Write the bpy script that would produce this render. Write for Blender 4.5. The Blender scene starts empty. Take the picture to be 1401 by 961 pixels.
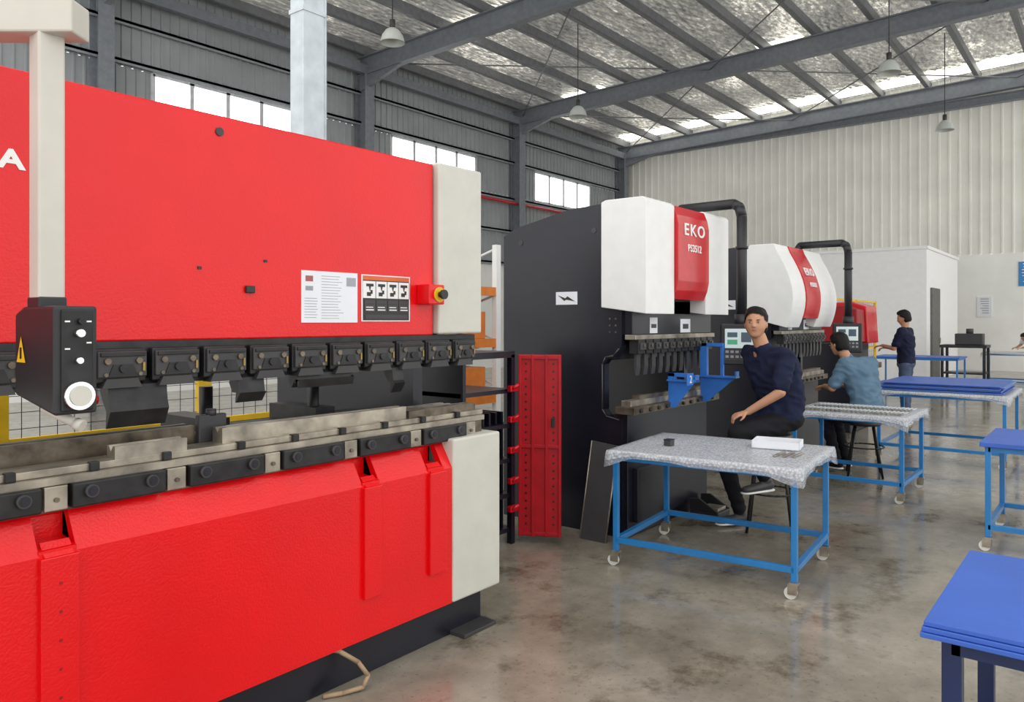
import bpy, bmesh, math, random
from mathutils import Vector, Matrix, noise
random.seed(7)
SC=bpy.context.scene
COL=bpy.context.collection
SC.view_settings.view_transform='Standard'
SC.view_settings.exposure=0.0

# ---------------------------------------------------------------- materials
def lin(c):
    return tuple(((v/255)/12.92 if v/255<=0.04045 else ((v/255+0.055)/1.055)**2.4) for v in c)+(1.0,)
def mat(name,rgb,rough=0.5,metal=0.0,var=0.06,scale=8.0,bump=0.0,bscale=60.0,emit=0.0,spec=0.5,stretch=(1,1,1),coat=0.0):
    m=bpy.data.materials.new(name); m.use_nodes=True
    nt=m.node_tree; b=nt.nodes['Principled BSDF']
    tc=nt.nodes.new('ShaderNodeTexCoord'); mp=nt.nodes.new('ShaderNodeMapping')
    mp.inputs['Scale'].default_value=stretch
    nt.links.new(tc.outputs['Object'],mp.inputs['Vector'])
    n=nt.nodes.new('ShaderNodeTexNoise'); n.inputs['Scale'].default_value=scale; n.inputs['Detail'].default_value=4
    nt.links.new(mp.outputs[0],n.inputs['Vector'])
    r=nt.nodes.new('ShaderNodeValToRGB')
    c=lin(rgb)
    r.color_ramp.elements[0].position=0.3; r.color_ramp.elements[1].position=0.7
    r.color_ramp.elements[0].color=tuple(max(0,x*(1-var*2)) for x in c[:3])+(1,)
    r.color_ramp.elements[1].color=tuple(min(1,x*(1+var*2)) for x in c[:3])+(1,)
    nt.links.new(n.outputs['Fac'],r.inputs['Fac']); nt.links.new(r.outputs['Color'],b.inputs['Base Color'])
    b.inputs['Roughness'].default_value=rough; b.inputs['Metallic'].default_value=metal
    b.inputs['Specular IOR Level'].default_value=spec
    b.inputs['Coat Weight'].default_value=coat; b.inputs['Coat Roughness'].default_value=0.12
    if bump>0:
        n2=nt.nodes.new('ShaderNodeTexNoise'); n2.inputs['Scale'].default_value=bscale; n2.inputs['Detail'].default_value=3
        nt.links.new(tc.outputs['Object'],n2.inputs['Vector'])
        bp=nt.nodes.new('ShaderNodeBump'); bp.inputs['Strength'].default_value=bump; bp.inputs['Distance'].default_value=0.01
        nt.links.new(n2.outputs['Fac'],bp.inputs['Height']); nt.links.new(bp.outputs[0],b.inputs['Normal'])
    if emit>0:
        nt.links.new(r.outputs['Color'],b.inputs['Emission Color']); b.inputs['Emission Strength'].default_value=emit
    return m
M={}
def add(k,*a,**kw): M[k]=mat(k,*a,**kw)
add('red_paint',(226,4,14),rough=0.3,var=0.03,scale=2,bump=0.2,bscale=110,coat=0.15,spec=0.4)
add('red_dark',(150,10,18),rough=0.5)
add('red_cover',(198,14,28),rough=0.3,coat=0.3,spec=0.4)
add('red_door',(176,14,28),rough=0.4,spec=0.4)
add('cover_grey',(204,202,192),rough=0.5,var=0.02,bump=0.05)
add('cover_white',(234,234,232),rough=0.4,var=0.015)
add('beam_grey',(202,198,188),rough=0.5,var=0.02)
add('black_body',(22,23,34),rough=0.32,var=0.1)
add('black_metal',(40,39,40),rough=0.42,metal=0.3,var=0.25,scale=14)
add('black_plastic',(36,36,40),rough=0.45)
add('dark_grey',(60,59,60),rough=0.5)
add('steel',(158,150,136),rough=0.38,metal=0.7,var=0.22,scale=10)
add('steel_dark',(108,98,84),rough=0.42,metal=0.6,var=0.3,scale=12)
add('brass',(150,125,70),rough=0.35,metal=0.7)
add('chrome',(225,225,225),rough=0.12,metal=0.95,var=0.01)
add('white',(240,240,238),rough=0.55,var=0.01)
add('paper',(232,234,240),rough=0.7,var=0.01)
add('paper_grey',(160,162,170),rough=0.7)
add('photo_print',(170,96,92),rough=0.6)
add('orange',(226,130,50),rough=0.5)
add('orange_band',(214,100,50),rough=0.5)
add('yellow',(235,190,30),rough=0.5)
add('table_blue',(34,124,190),rough=0.35,var=0.05,coat=0.2)
add('navy_leg',(28,44,86),rough=0.4)
add('sheet_blue',(58,100,192),rough=0.45,var=0.05,scale=3,bump=0.05,bscale=20)
add('sheet_edge',(96,134,194),rough=0.5)
add('arm_blue',(54,118,205),rough=0.4)
add('castor_white',(225,225,215),rough=0.5)
add('skin',(190,140,110),rough=0.5,var=0.04)
add('hair',(18,16,16),rough=0.55,var=0.2,scale=60,bump=0.5,bscale=120,spec=0.25)
add('navy_cloth',(24,30,56),rough=0.85,var=0.15,bump=0.35,bscale=22,spec=0.3)
add('blue_cloth',(88,116,138),rough=0.85,var=0.08,bump=0.35,bscale=22)
add('black_cloth',(22,22,28),rough=0.85,var=0.15,spec=0.3)
add('jeans',(70,82,110),rough=0.85,var=0.1)
add('white_cloth',(210,212,220),rough=0.85)
add('lip',(150,85,80),rough=0.5)
add('eye_white',(190,180,170),rough=0.3)
add('eye_dark',(20,14,12),rough=0.3)
add('screen',(190,205,205),rough=0.3,emit=0.35,var=0.02)
add('screen_dark',(60,80,95),rough=0.3,emit=0.2)
add('screen_green',(60,150,110),rough=0.3,emit=0.3)
add('wall_dark_paint',(158,163,165),rough=0.6,var=0.04,scale=1.5)
add('wall_light_paint',(240,239,231),rough=0.6,var=0.03,scale=1)
add('plaster',(244,244,240),rough=0.8,var=0.03,scale=1)
add('steel_structure',(126,131,138),rough=0.5,var=0.06)
add('girt_grey',(146,151,156),rough=0.5,var=0.06)
add('purlin_grey',(120,122,126),rough=0.5,var=0.08)
add('galv',(204,212,218),rough=0.5,metal=0.1,var=0.05)
add('window_frame',(205,208,210),rough=0.5)
add('window_glow',(255,255,255),rough=0.4,var=0.0,emit=4.0)
add('skylight',(255,250,236),rough=0.5,var=0.06,scale=2,emit=2.6)
add('pipe_red',(190,40,50),rough=0.4)
add('lamp_shade',(200,205,200),rough=0.3,var=0.02)
add('cable',(165,140,110),rough=0.6)
add('booth_white',(247,247,246),rough=0.6,var=0.01)
add('concrete_grey',(110,110,105),rough=0.8)
add('sticker_dark',(46,42,40),rough=0.5)

def mk_floor():
    m=bpy.data.materials.new('polished_concrete'); m.use_nodes=True; nt=m.node_tree; b=nt.nodes['Principled BSDF']
    tc=nt.nodes.new('ShaderNodeTexCoord')
    def N(s,d,rg=0.6):
        n=nt.nodes.new('ShaderNodeTexNoise'); n.inputs['Scale'].default_value=s; n.inputs['Detail'].default_value=d; n.inputs['Roughness'].default_value=rg
        nt.links.new(tc.outputs['Object'],n.inputs['Vector']); return n
    def R(n,p0,p1,c0,c1):
        r=nt.nodes.new('ShaderNodeValToRGB'); r.color_ramp.elements[0].position=p0; r.color_ramp.elements[1].position=p1
        r.color_ramp.elements[0].color=c0; r.color_ramp.elements[1].color=c1; nt.links.new(n.outputs['Fac'],r.inputs[0]); return r
    n=N(0.8,8,0.68); n2=N(7,6); n3=N(2.2,6,0.72); n4=N(38,3)
    r=R(n,0.34,0.66,lin((122,114,100)),lin((172,164,148)))
    r2=R(n2,0.3,0.7,(0.74,0.74,0.74,1),(1,1,1,1))
    r3=R(n3,0.34,0.46,(0.48,0.44,0.38,1),(1,1,1,1))
    r4=R(n4,0.30,0.40,(0.65,0.65,0.65,1),(1,1,1,1))
    cur=r.outputs[0]
    for q in (r2,r3,r4):
        mx=nt.nodes.new('ShaderNodeMixRGB'); mx.blend_type='MULTIPLY'; mx.inputs[0].default_value=0.9
        nt.links.new(cur,mx.inputs[1]); nt.links.new(q.outputs[0],mx.inputs[2]); cur=mx.outputs[0]
    nt.links.new(cur,b.inputs['Base Color'])
    mr=nt.nodes.new('ShaderNodeMapRange'); mr.inputs[1].default_value=0.3; mr.inputs[2].default_value=0.7; mr.inputs[3].default_value=0.08; mr.inputs[4].default_value=0.24
    nt.links.new(n3.outputs['Fac'],mr.inputs[0]); nt.links.new(mr.outputs[0],b.inputs['Roughness'])
    b.inputs['Specular IOR Level'].default_value=0.7
    bp=nt.nodes.new('ShaderNodeBump'); bp.inputs['Strength'].default_value=0.05; bp.inputs['Distance'].default_value=0.01
    nt.links.new(n2.outputs['Fac'],bp.inputs['Height']); nt.links.new(bp.outputs[0],b.inputs['Normal'])
    return m
M['floor']=mk_floor()
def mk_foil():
    # thin foil-backed roof sheet: glare streaks painted into colour, emission added to brighten it
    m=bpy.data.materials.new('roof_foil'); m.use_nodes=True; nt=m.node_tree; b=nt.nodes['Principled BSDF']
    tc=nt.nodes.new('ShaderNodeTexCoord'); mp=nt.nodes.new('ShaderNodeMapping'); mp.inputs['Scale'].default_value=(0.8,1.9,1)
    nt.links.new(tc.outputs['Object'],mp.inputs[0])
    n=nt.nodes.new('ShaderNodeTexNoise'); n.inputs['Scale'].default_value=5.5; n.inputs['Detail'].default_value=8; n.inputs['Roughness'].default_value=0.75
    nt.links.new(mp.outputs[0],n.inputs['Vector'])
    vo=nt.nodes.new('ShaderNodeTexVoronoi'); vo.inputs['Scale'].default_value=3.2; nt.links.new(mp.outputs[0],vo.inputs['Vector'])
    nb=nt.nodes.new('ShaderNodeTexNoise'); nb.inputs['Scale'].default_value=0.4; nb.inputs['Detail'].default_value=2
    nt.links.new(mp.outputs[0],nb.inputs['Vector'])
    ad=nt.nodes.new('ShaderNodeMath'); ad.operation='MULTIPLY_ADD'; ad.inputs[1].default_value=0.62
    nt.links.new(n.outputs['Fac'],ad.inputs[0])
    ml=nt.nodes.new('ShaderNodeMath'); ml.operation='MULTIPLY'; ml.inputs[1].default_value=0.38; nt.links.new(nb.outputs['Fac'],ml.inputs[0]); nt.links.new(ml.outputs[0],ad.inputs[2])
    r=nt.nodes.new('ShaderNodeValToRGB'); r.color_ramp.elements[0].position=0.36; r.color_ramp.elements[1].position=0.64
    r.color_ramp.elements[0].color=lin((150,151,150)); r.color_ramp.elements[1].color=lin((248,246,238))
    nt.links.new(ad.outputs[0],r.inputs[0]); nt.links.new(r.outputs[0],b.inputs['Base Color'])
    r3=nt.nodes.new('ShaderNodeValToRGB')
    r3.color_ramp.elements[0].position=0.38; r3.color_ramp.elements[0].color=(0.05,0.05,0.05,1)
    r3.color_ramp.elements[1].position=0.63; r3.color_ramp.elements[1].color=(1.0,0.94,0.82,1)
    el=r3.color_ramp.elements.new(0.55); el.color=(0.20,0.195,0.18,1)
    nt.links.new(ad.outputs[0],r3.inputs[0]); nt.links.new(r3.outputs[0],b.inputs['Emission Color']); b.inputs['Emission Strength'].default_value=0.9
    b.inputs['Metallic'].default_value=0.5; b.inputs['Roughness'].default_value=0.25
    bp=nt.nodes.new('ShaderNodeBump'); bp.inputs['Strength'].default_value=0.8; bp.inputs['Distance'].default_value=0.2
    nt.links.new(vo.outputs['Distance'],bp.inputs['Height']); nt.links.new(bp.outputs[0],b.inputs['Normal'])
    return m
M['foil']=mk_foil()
def mk_bubble(name,alpha):
    m=bpy.data.materials.new(name); m.use_nodes=True; nt=m.node_tree; b=nt.nodes['Principled BSDF']
    tc=nt.nodes.new('ShaderNodeTexCoord')
    v=nt.nodes.new('ShaderNodeTexVoronoi'); v.inputs['Scale'].default_value=70
    nt.links.new(tc.outputs['Object'],v.inputs['Vector'])
    r=nt.nodes.new('ShaderNodeValToRGB'); r.color_ramp.elements[0].color=lin((234,237,241)); r.color_ramp.elements[1].color=lin((190,195,203))
    r.color_ramp.elements[0].position=0.2; r.color_ramp.elements[1].position=0.7
    nt.links.new(v.outputs['Distance'],r.inputs[0]); nt.links.new(r.outputs[0],b.inputs['Base Color'])
    b.inputs['Roughness'].default_value=0.2; b.inputs['Alpha'].default_value=alpha
    bp=nt.nodes.new('ShaderNodeBump'); bp.inputs['Strength'].default_value=0.45; bp.inputs['Distance'].default_value=0.008; bp.invert=True
    nt.links.new(v.outputs['Distance'],bp.inputs['Height']); nt.links.new(bp.outputs[0],b.inputs['Normal'])
    return m
M['bubble']=mk_bubble('bubble_wrap',0.8); M['bubble_film']=mk_bubble('bubble_film',0.45)

# ---------------------------------------------------------------- builders
OFF={}
def V(*a): return Vector(a)
class MB:
    def __init__(s): s.v=[];s.f=[];s.mi=[];s.sm=[]
    def addbm(s,bm,mi=0,smooth=False,keepmi=False):
        o=len(s.v); bm.verts.index_update()
        s.v+=[v.co.copy() for v in bm.verts]
        for f in bm.faces:
            s.f.append([o+v.index for v in f.verts]); s.mi.append(mi); s.sm.append(smooth)
        bm.free(); return s
    def box(s,x0,x1,y0,y1,z0,z1,mi=0,bev=0,seg=2,rot=None):
        bm=bmesh.new(); bmesh.ops.create_cube(bm,size=1)
        c=V((x0+x1)/2,(y0+y1)/2,(z0+z1)/2)
        for v in bm.verts: v.co=V(v.co.x*abs(x1-x0),v.co.y*abs(y1-y0),v.co.z*abs(z1-z0))
        if bev>0: bmesh.ops.bevel(bm,geom=list(bm.edges),offset=bev,segments=seg,affect='EDGES',profile=0.5)
        for v in bm.verts:
            if rot is not None: v.co=rot@v.co
            v.co=v.co+c
        return s.addbm(bm,mi)
    def quad(s,pts,mi=0):
        o=len(s.v); s.v+=[Vector(p) for p in pts]; s.f.append(list(range(o,o+len(pts)))); s.mi.append(mi); s.sm.append(False); return s
    def cyl(s,p0,p1,r,mi=0,seg=14,r2=None,smooth=True):
        p0=Vector(p0);p1=Vector(p1); r2=r if r2 is None else r2
        d=p1-p0; q=d.to_track_quat('Z','Y'); o=len(s.v)
        for p,rr in ((p0,r),(p1,r2)):
            for i in range(seg):
                a=2*math.pi*i/seg; s.v.append(p+q@V(rr*math.cos(a),rr*math.sin(a),0))
        for i in range(seg):
            j=(i+1)%seg; s.f.append([o+i,o+j,o+seg+j,o+seg+i]); s.mi.append(mi); s.sm.append(smooth)
        s.f.append([o+i for i in range(seg)][::-1]); s.mi.append(mi); s.sm.append(False)
        s.f.append([o+seg+i for i in range(seg)]); s.mi.append(mi); s.sm.append(False)
        return s
    def prism(s,pts,axis,a,b,mi=0,bev=0):
        bm=bmesh.new()
        def P(p,t):
            if axis=='X': return (t,p[0],p[1])
            if axis=='Y': return (p[0],t,p[1])
            return (p[0],p[1],t)
        A=[bm.verts.new(P(p,a)) for p in pts]; B=[bm.verts.new(P(p,b)) for p in pts]
        n=len(pts)
        bm.faces.new(A); bm.faces.new(B[::-1])
        for i in range(n): bm.faces.new([A[i],B[i],B[(i+1)%n],A[(i+1)%n]])
        bmesh.ops.recalc_face_normals(bm,faces=bm.faces)
        if bev>0: bmesh.ops.bevel(bm,geom=list(bm.edges),offset=bev,segments=2,affect='EDGES',profile=0.5)
        return s.addbm(bm,mi)
    def ell(s,c,r,mi=0,rot=None,u=16,v=10):
        bm=bmesh.new(); bmesh.ops.create_uvsphere(bm,u_segments=u,v_segments=v,radius=1)
        for x in bm.verts:
            p=V(x.co.x*r[0],x.co.y*r[1],x.co.z*r[2])
            if rot is not None: p=rot@p
            x.co=p+Vector(c)
        return s.addbm(bm,mi,True)
    def tube(s,pts,r,mi=0,seg=10):
        for i in range(len(pts)-1): s.cyl(pts[i],pts[i+1],r,mi,seg)
        for p in pts[1:-1]: s.ell(p,(r,r,r),mi,u=10,v=6)
        return s
    def lathe(s,c,prof,mi=0,seg=24):
        o=len(s.v); c=Vector(c)
        for (r,z) in prof:
            for i in range(seg):
                a=2*math.pi*i/seg; s.v.append(c+V(r*math.cos(a),r*math.sin(a),z))
        for k in range(len(prof)-1):
            for i in range(seg):
                j=(i+1)%seg; s.f.append([o+k*seg+i,o+k*seg+j,o+(k+1)*seg+j,o+(k+1)*seg+i]); s.mi.append(mi); s.sm.append(True)
        return s
    def obj(s,name,mats,parent=None,local=False,label=None,**props):
        me=bpy.data.meshes.new(name)
        off=V(0,0,0)
        if parent is not None and not local: off=OFF.get(parent.name,V(0,0,0))
        me.from_pydata([v-off for v in s.v],[],s.f)
        for k in mats: me.materials.append(M[k])
        for i,p in enumerate(me.polygons):
            p.material_index=min(s.mi[i],len(mats)-1); p.use_smooth=s.sm[i]
        me.update()
        ob=bpy.data.objects.new(name,me); COL.objects.link(ob)
        if parent is not None:
            ob.parent=parent; OFF[ob.name]=off
        if label: ob['label']=label
        for k,v in props.items(): ob[k]=v
        return ob
def thing(name,label,cat,loc=(0,0,0),rotz=0,group=None):
    e=bpy.data.objects.new(name,None); COL.objects.link(e)
    e.location=loc; e.rotation_euler=(0,0,rotz); e['label']=label; e['category']=cat
    e.empty_display_size=0.1
    if group: e['group']=group
    OFF[e.name]=Vector(loc)
    return e
def text(s,name,size,mtx,matkey,parent,ext=0.002,bold=0.0,sx=1.0,align='CENTER',space=1.0):
    cu=bpy.data.curves.new(name,'FONT'); cu.body=s; cu.size=size; cu.extrude=ext; cu.offset=bold; cu.space_character=space
    cu.align_x=align; cu.align_y='CENTER'
    t=bpy.data.objects.new(name,cu); COL.objects.link(t)
    dg=bpy.context.evaluated_depsgraph_get(); me=bpy.data.meshes.new_from_object(t.evaluated_get(dg))
    bpy.data.objects.remove(t)
    me.transform(Matrix.Diagonal((sx,1,1,1))); me.transform(mtx)
    off=OFF.get(parent.name,V(0,0,0)); me.transform(Matrix.Translation(-off))
    me.materials.clear(); me.materials.append(M[matkey])
    ob=bpy.data.objects.new(name,me); COL.objects.link(ob); ob.parent=parent; OFF[ob.name]=off
    return ob
def front(x,y,z,lean=0): # text facing -Y, optionally leaning back
    return Matrix.Translation((x,y,z))@Matrix.Rotation(-lean,4,'X')@Matrix.Rotation(math.pi/2,4,'X')

# ---------------------------------------------------------------- camera
cam=bpy.data.cameras.new('camera'); camo=bpy.data.objects.new('camera',cam); COL.objects.link(camo)
cam.sensor_width=36; cam.lens=1050/1401*36; cam.clip_end=200
yaw=math.atan(830/1050)
camo.location=(0,0,1.6); camo.rotation_euler=(math.pi/2,0,yaw-math.pi/2)
cam.shift_y=-(480.5-440)/1401
SC.camera=camo

# ---------------------------------------------------------------- room
YW=17.0; XF=29.2; YR=-4.0; XC=4.6
def roofz(y): return 9.35+(YW-y)*0.03
def corrugated(name,p0,p1,z0,z1,nrm,mk,pitch=0.22,depth=0.035,ztop=None):
    p0=Vector(p0);p1=Vector(p1);L=(p1-p0).length;d=(p1-p0)/L;n=Vector(nrm)
    mb=MB(); x=0;pr=[]
    while x<L:
        for dx,h in ((0,0),(pitch*0.72,0),(pitch*0.78,depth),(pitch*0.94,depth)):
            if x+dx<=L: pr.append((x+dx,h))
        x+=pitch
    pr.append((L,0))
    for (x,h) in pr:
        b=p0+d*x+n*h
        zt=ztop(b.y) if ztop else z1
        mb.v+= [V(b.x,b.y,z0),V(b.x,b.y,zt)]
    for i in range(len(pr)-1):
        mb.f.append([2*i,2*i+2,2*i+3,2*i+1]); mb.mi.append(0); mb.sm.append(False)
    return mb
floor=MB().box(-6,XF+0.2,-9,YW+0.2,-0.1,0).obj('floor',['floor'],kind='structure')
wins=[(1.4,5.1),(8.5,12.2),(15.67,19.5),(22.8,26.6)]
zb,zt=6.05,7.15
mb=MB(); mb.box(-6,XF,YW,YW+0.2,0,3.6,0)
w=mb.obj('wall_left',['plaster'],kind='structure')
def addcor(name,p0,p1,z0,z1,n,mk,**k):
    return corrugated(name,p0,p1,z0,z1,n,mk,**k).obj(name,[mk],kind='structure')
addcor('wall_left_cladding',(-6,YW,0),(XF,YW,0),3.6,zb,(0,-1,0),'wall_dark_paint')
addcor('wall_left_upper',(-6,YW,0),(XF,YW,0),zt,9.4,(0,-1,0),'wall_dark_paint')
xs=[-6]+[a for w2 in wins for a in w2]+[XF]
for i in range(0,len(xs),2):
    addcor('wall_left_pier',(xs[i],YW,0),(xs[i+1],YW,0),zb,zt,(0,-1,0),'wall_dark_paint')
for i,(a,b) in enumerate(wins):
    mb=MB(); mb.box(a,b,YW+0.1,YW+0.12,zb,zt,1)
    n=4
    for k in range(n+1):
        x=a+(b-a)*k/n; mb.box(x-0.05,x+0.05,YW-0.04,YW+0.1,zb,zt,0)
    mb.box(a,b,YW-0.04,YW+0.1,zb-0.06,zb+0.05,0); mb.box(a,b,YW-0.04,YW+0.1,zt-0.05,zt+0.06,0)
    mb.obj('window_%d'%(i+1),['window_frame','window_glow'],kind='structure')
MB().box(XF,XF+0.2,-9,YW,0,3.8,0).obj('wall_far',['plaster'],kind='structure')
addcor('wall_far_cladding',(XF,YW,0),(XF,-9,0),3.8,9,(-1,0,0),'wall_light_paint',pitch=0.3,ztop=lambda y:roofz(y))
mb=MB(); mb.quad([(XC,YR,roofz(YR)),(XF+.2,YR,roofz(YR)),(XF+.2,YW+.2,roofz(YW)),(XC,YW+.2,roofz(YW))])  # unseen roof over the camera left out so sky lights the machine fronts
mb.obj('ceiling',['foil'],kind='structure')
tn=[0]
def trim(mb,mats):
    tn[0]+=1; return mb.obj('trim_%d'%tn[0],mats,kind='structure')
for (xa,xb,rs) in ((8.0,8.9,((9.5,13.2),)),(14.9,15.7,((12.0,14.4),)),(21.9,22.7,((13.5,15.2),(7.0,8.3))),(28.05,28.9,((-3.5,16.5),))):
    for (ya,yb) in rs:
        mb=MB()
        mb.quad([(xa,ya,roofz(ya)-0.02),(xb,ya,roofz(ya)-0.02),(xb,yb,roofz(yb)-0.02),(xa,yb,roofz(yb)-0.02)])
        trim(mb,['skylight'])
y=16.6
while y>YR:
    z=roofz(y)
    mb=MB(); mb.box(XC,XF,y-0.04,y+0.04,z-0.28,z-0.04); mb.box(XC,XF,y-0.04,y+0.09,z-0.29,z-0.27)
    trim(mb,['purlin_grey']); y-=1.45
def ibeam_y(x,y0,y1,zf,hgt,wd=0.24):
    mb=MB()
    def P(z0f,z1f,w):
        bm=bmesh.new(); vs=[]
        for yy in (y0,y1):
            for (dx,dz) in ((-w/2,z0f),(w/2,z0f),(w/2,z1f),(-w/2,z1f)):
                vs.append(bm.verts.new((x+dx,yy,zf(yy)+dz)))
        for q in ((0,1,2,3),(7,6,5,4),(0,4,5,1),(1,5,6,2),(2,6,7,3),(3,7,4,0)): bm.faces.new([vs[i] for i in q])
        bmesh.ops.recalc_face_normals(bm,faces=list(bm.faces))
        mb.addbm(bm)
    P(0,0.03,wd); P(hgt-0.03,hgt,wd); P(0.03,hgt-0.03,0.03)
    return mb
for x in (7.3,14.45,21.5,28.8):
    mb=ibeam_y(x,YR,16.9,lambda yy:roofz(yy)-0.82,0.53)
    mb.prism([(16.9,roofz(16.9)-0.78),(15.0,roofz(15)-0.78),(16.9,roofz(16.9)-1.25)],'X',x-0.06,x+0.06,0)
    trim(mb,['steel_structure'])
    mb=MB(); mb.box(x-0.16,x+0.16,16.52,16.55,0,8.7); mb.box(x-0.16,x+0.16,16.92,16.95,0,8.7); mb.box(x-0.02,x+0.02,16.55,16.92,0,8.7)
    trim(mb,['steel_structure'])
for z in (3.65,4.8,5.95,7.25,8.1):
    trim(MB().box(-6,XF,16.86,16.95,z-0.03,z+0.03).box(-6,XF,16.86,16.88,z-0.08,z+0.03),['girt_grey'])
trim(MB().box(-6,XF,16.55,16.7,8.55,8.8),['steel_structure'])
mb=ibeam_y(29.0,YR,16.9,lambda yy:8.55+(YW-yy)*0.005,0.28,0.2)
trim(mb,['steel_structure'])
for (xa,xb) in ((14.45,21.5),(21.5,28.8)):
    for (ya,yb) in ((16.5,9.5),(9.5,2.5),(2.5,-4)):
        z=roofz(ya)-0.5; mb=MB(); mb.cyl((xa,ya,z),(xb,yb,z+0.2),0.02,0,6); mb.cyl((xb,ya,z),(xa,yb,z+0.2),0.02,0,6); trim(mb,['purlin_grey'])
e=thing('fire_pipe','long red sprinkler pipe fixed along the dark wall','pipe',(17,16.7,5.7))
MB().cyl((12,16.65,5.75),(XF-0.3,16.65,5.75),0.05).obj('pipe',['pipe_red'],e)
for x in (14.8,18,21.8,25,28.4): MB().box(x-.03,x+.03,16.6,16.95,5.67,5.71).obj('bracket',['steel_structure'],e)
e=thing('cable_riser','pale galvanised square duct rising to the roof','column',(4.48,6.0,0))
mb=MB(); mb.box(4.36,4.60,5.9,6.1,0,9.6,0,0.005); mb.obj('duct',['galv'],e)
for z in (1.5,3.0,4.5,6.0,7.5,9): MB().box(4.35,4.61,5.89,6.11,z-0.02,z+0.02).obj('bracket',['galv'],e)
MB().cyl((4.62,5.92,0),(4.62,5.92,9.6),0.018,0,8).obj('conduit',['galv'],e)
for (x,yy,z) in ((10.1,10.9,7.05),(16.75,11.05,7.05),(18.1,3.9,7.1),(24.5,3.84,7.1)):
    e=thing('pendant_lamp','bell-shaped glass high-bay lamp hanging on a thin cord','lamp',(x,yy,z),group='high-bay lamps under the roof')
    mb=MB(); mb.lathe((x,yy,z),[(0.24,-0.12),(0.235,-0.10),(0.20,0.02),(0.13,0.12),(0.07,0.16),(0.065,0.16),(0.12,0.11),(0.19,0.01),(0.23,-0.12)]); mb.obj('lamp_shade',['lamp_shade'],e)
    mb=MB(); mb.cyl((x,yy,z+0.14),(x,yy,z+0.32),0.055); mb.ell((x,yy,z+0.08),(0.05,0.05,0.09),0); mb.obj('lamp_holder',['dark_grey'],e)
    MB().cyl((x,yy,z+0.3),(x,yy,roofz(yy)-0.02),0.012,0,6).obj('cord',['dark_grey'],e)
# ---------------------------------------------------------------- press brake 1
e=thing('press_brake','long bright red press brake with grey end covers and black tooling','machine',(1.5,3.3,0))
PB=e
XL=-0.25
MB().box(XL,2.85,2.77,2.84,1.53,2.41,0,0.006).obj('ram_plate',['red_paint'],e)
def cover(x0,x1):
    mb=MB(); mb.box(x0,x1,2.74,3.1,1.535,2.42,0,0.012,3); return mb.obj('upper_side_cover',['cover_grey'],e)
cover(2.86,3.20); cover(XL-0.36,XL-0.01)
for (x0,x1) in ((2.83,3.20),(XL-0.36,XL)):
    MB().box(x0,x1,2.61,2.95,0.19,1.01,0,0.012,3).obj('lower_side_cover',['cover_grey'],e)
prof=[(2.70,0.0),(4.3,0.0),(4.3,2.2),(3.9,2.36),(2.86,2.36),(2.86,1.55),(3.05,1.50),(3.05,1.12),(2.70,1.10)]
for x in (2.98,XL-0.1):
    MB().prism(prof,'X',x,x+0.07).obj('side_frame',['black_body'],e)
MB().box(XL,3.0,2.86,3.3,1.56,2.36,0,0.01).obj('upper_beam',['black_body'],e)
MB().box(XL-0.1,3.12,2.68,3.05,0,0.80,0,0.004).box(XL-0.1,3.12,2.78,3.05,0.79,0.99,0).obj('base',['black_body'],e)
MB().box(2.88,3.13,2.58,2.70,0,0.02,0,0.003).obj('foot_plate',['dark_grey'],e)
mb=MB(); mb.box(XL,3.0,3.5,3.6,1.0,1.08,0); mb.cyl((XL,3.49,1.05),(3.0,3.49,1.05),0.02,1)
for x in (1.9,2.5): mb.box(x-0.06,x+0.06,3.2,3.6,1.07,1.16,0); mb.cyl((x,3.3,1.0),(x,3.3,1.3),0.03,0)
mb.obj('back_gauge',['black_metal','steel'],e)
notch=[(0.955,1.065),(2.25,2.35),(2.66,2.77)]
full=[(2.70,1.0),(2.62,0.868),(2.62,0.19),(2.655,0.19),(2.655,0.85),(2.72,0.98)]
cut=[(2.70,1.0),(2.695,0.985),(2.73,0.97),(2.73,0.90),(2.62,0.885),(2.62,0.19),(2.655,0.19),(2.655,0.78),(2.76,0.84),(2.76,0.98)]
xx=XL; mb=MB()
for (a,b) in notch:
    mb.prism(full,'X',xx,a); mb.prism(cut,'X',a,b); xx=b
mb.prism(full,'X',xx,2.83)
mb.obj('front_skirt',['red_paint'],e)
for (a,b) in notch:
    mb=MB(); mb.box(a-0.002,b+0.002,2.600,2.625,0.37,0.865,0,0.004)
    mb.prism([(2.602,0.86),(2.625,0.86),(2.66,0.90),(2.65,0.905)],'X',a+0.012,b-0.012,0)
    if a<1:
        for k in range(5): mb.cyl(((a+b)/2,2.604,0.42+k*0.09),((a+b)/2,2.598,0.42+k*0.09),0.005,1,8)
    mb.obj('skirt_bracket',['red_paint','red_dark'],e)
mb=MB(); mb.box(XL,3.14,2.69,3.02,0.985,1.10,0,0.003); mb.box(XL,3.14,2.672,2.69,1.075,1.10,1); mb.box(XL,3.16,2.70,2.82,1.10,1.125,1,0.002)
mb.obj('bed_rail',['steel_dark','steel'],e)
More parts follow.
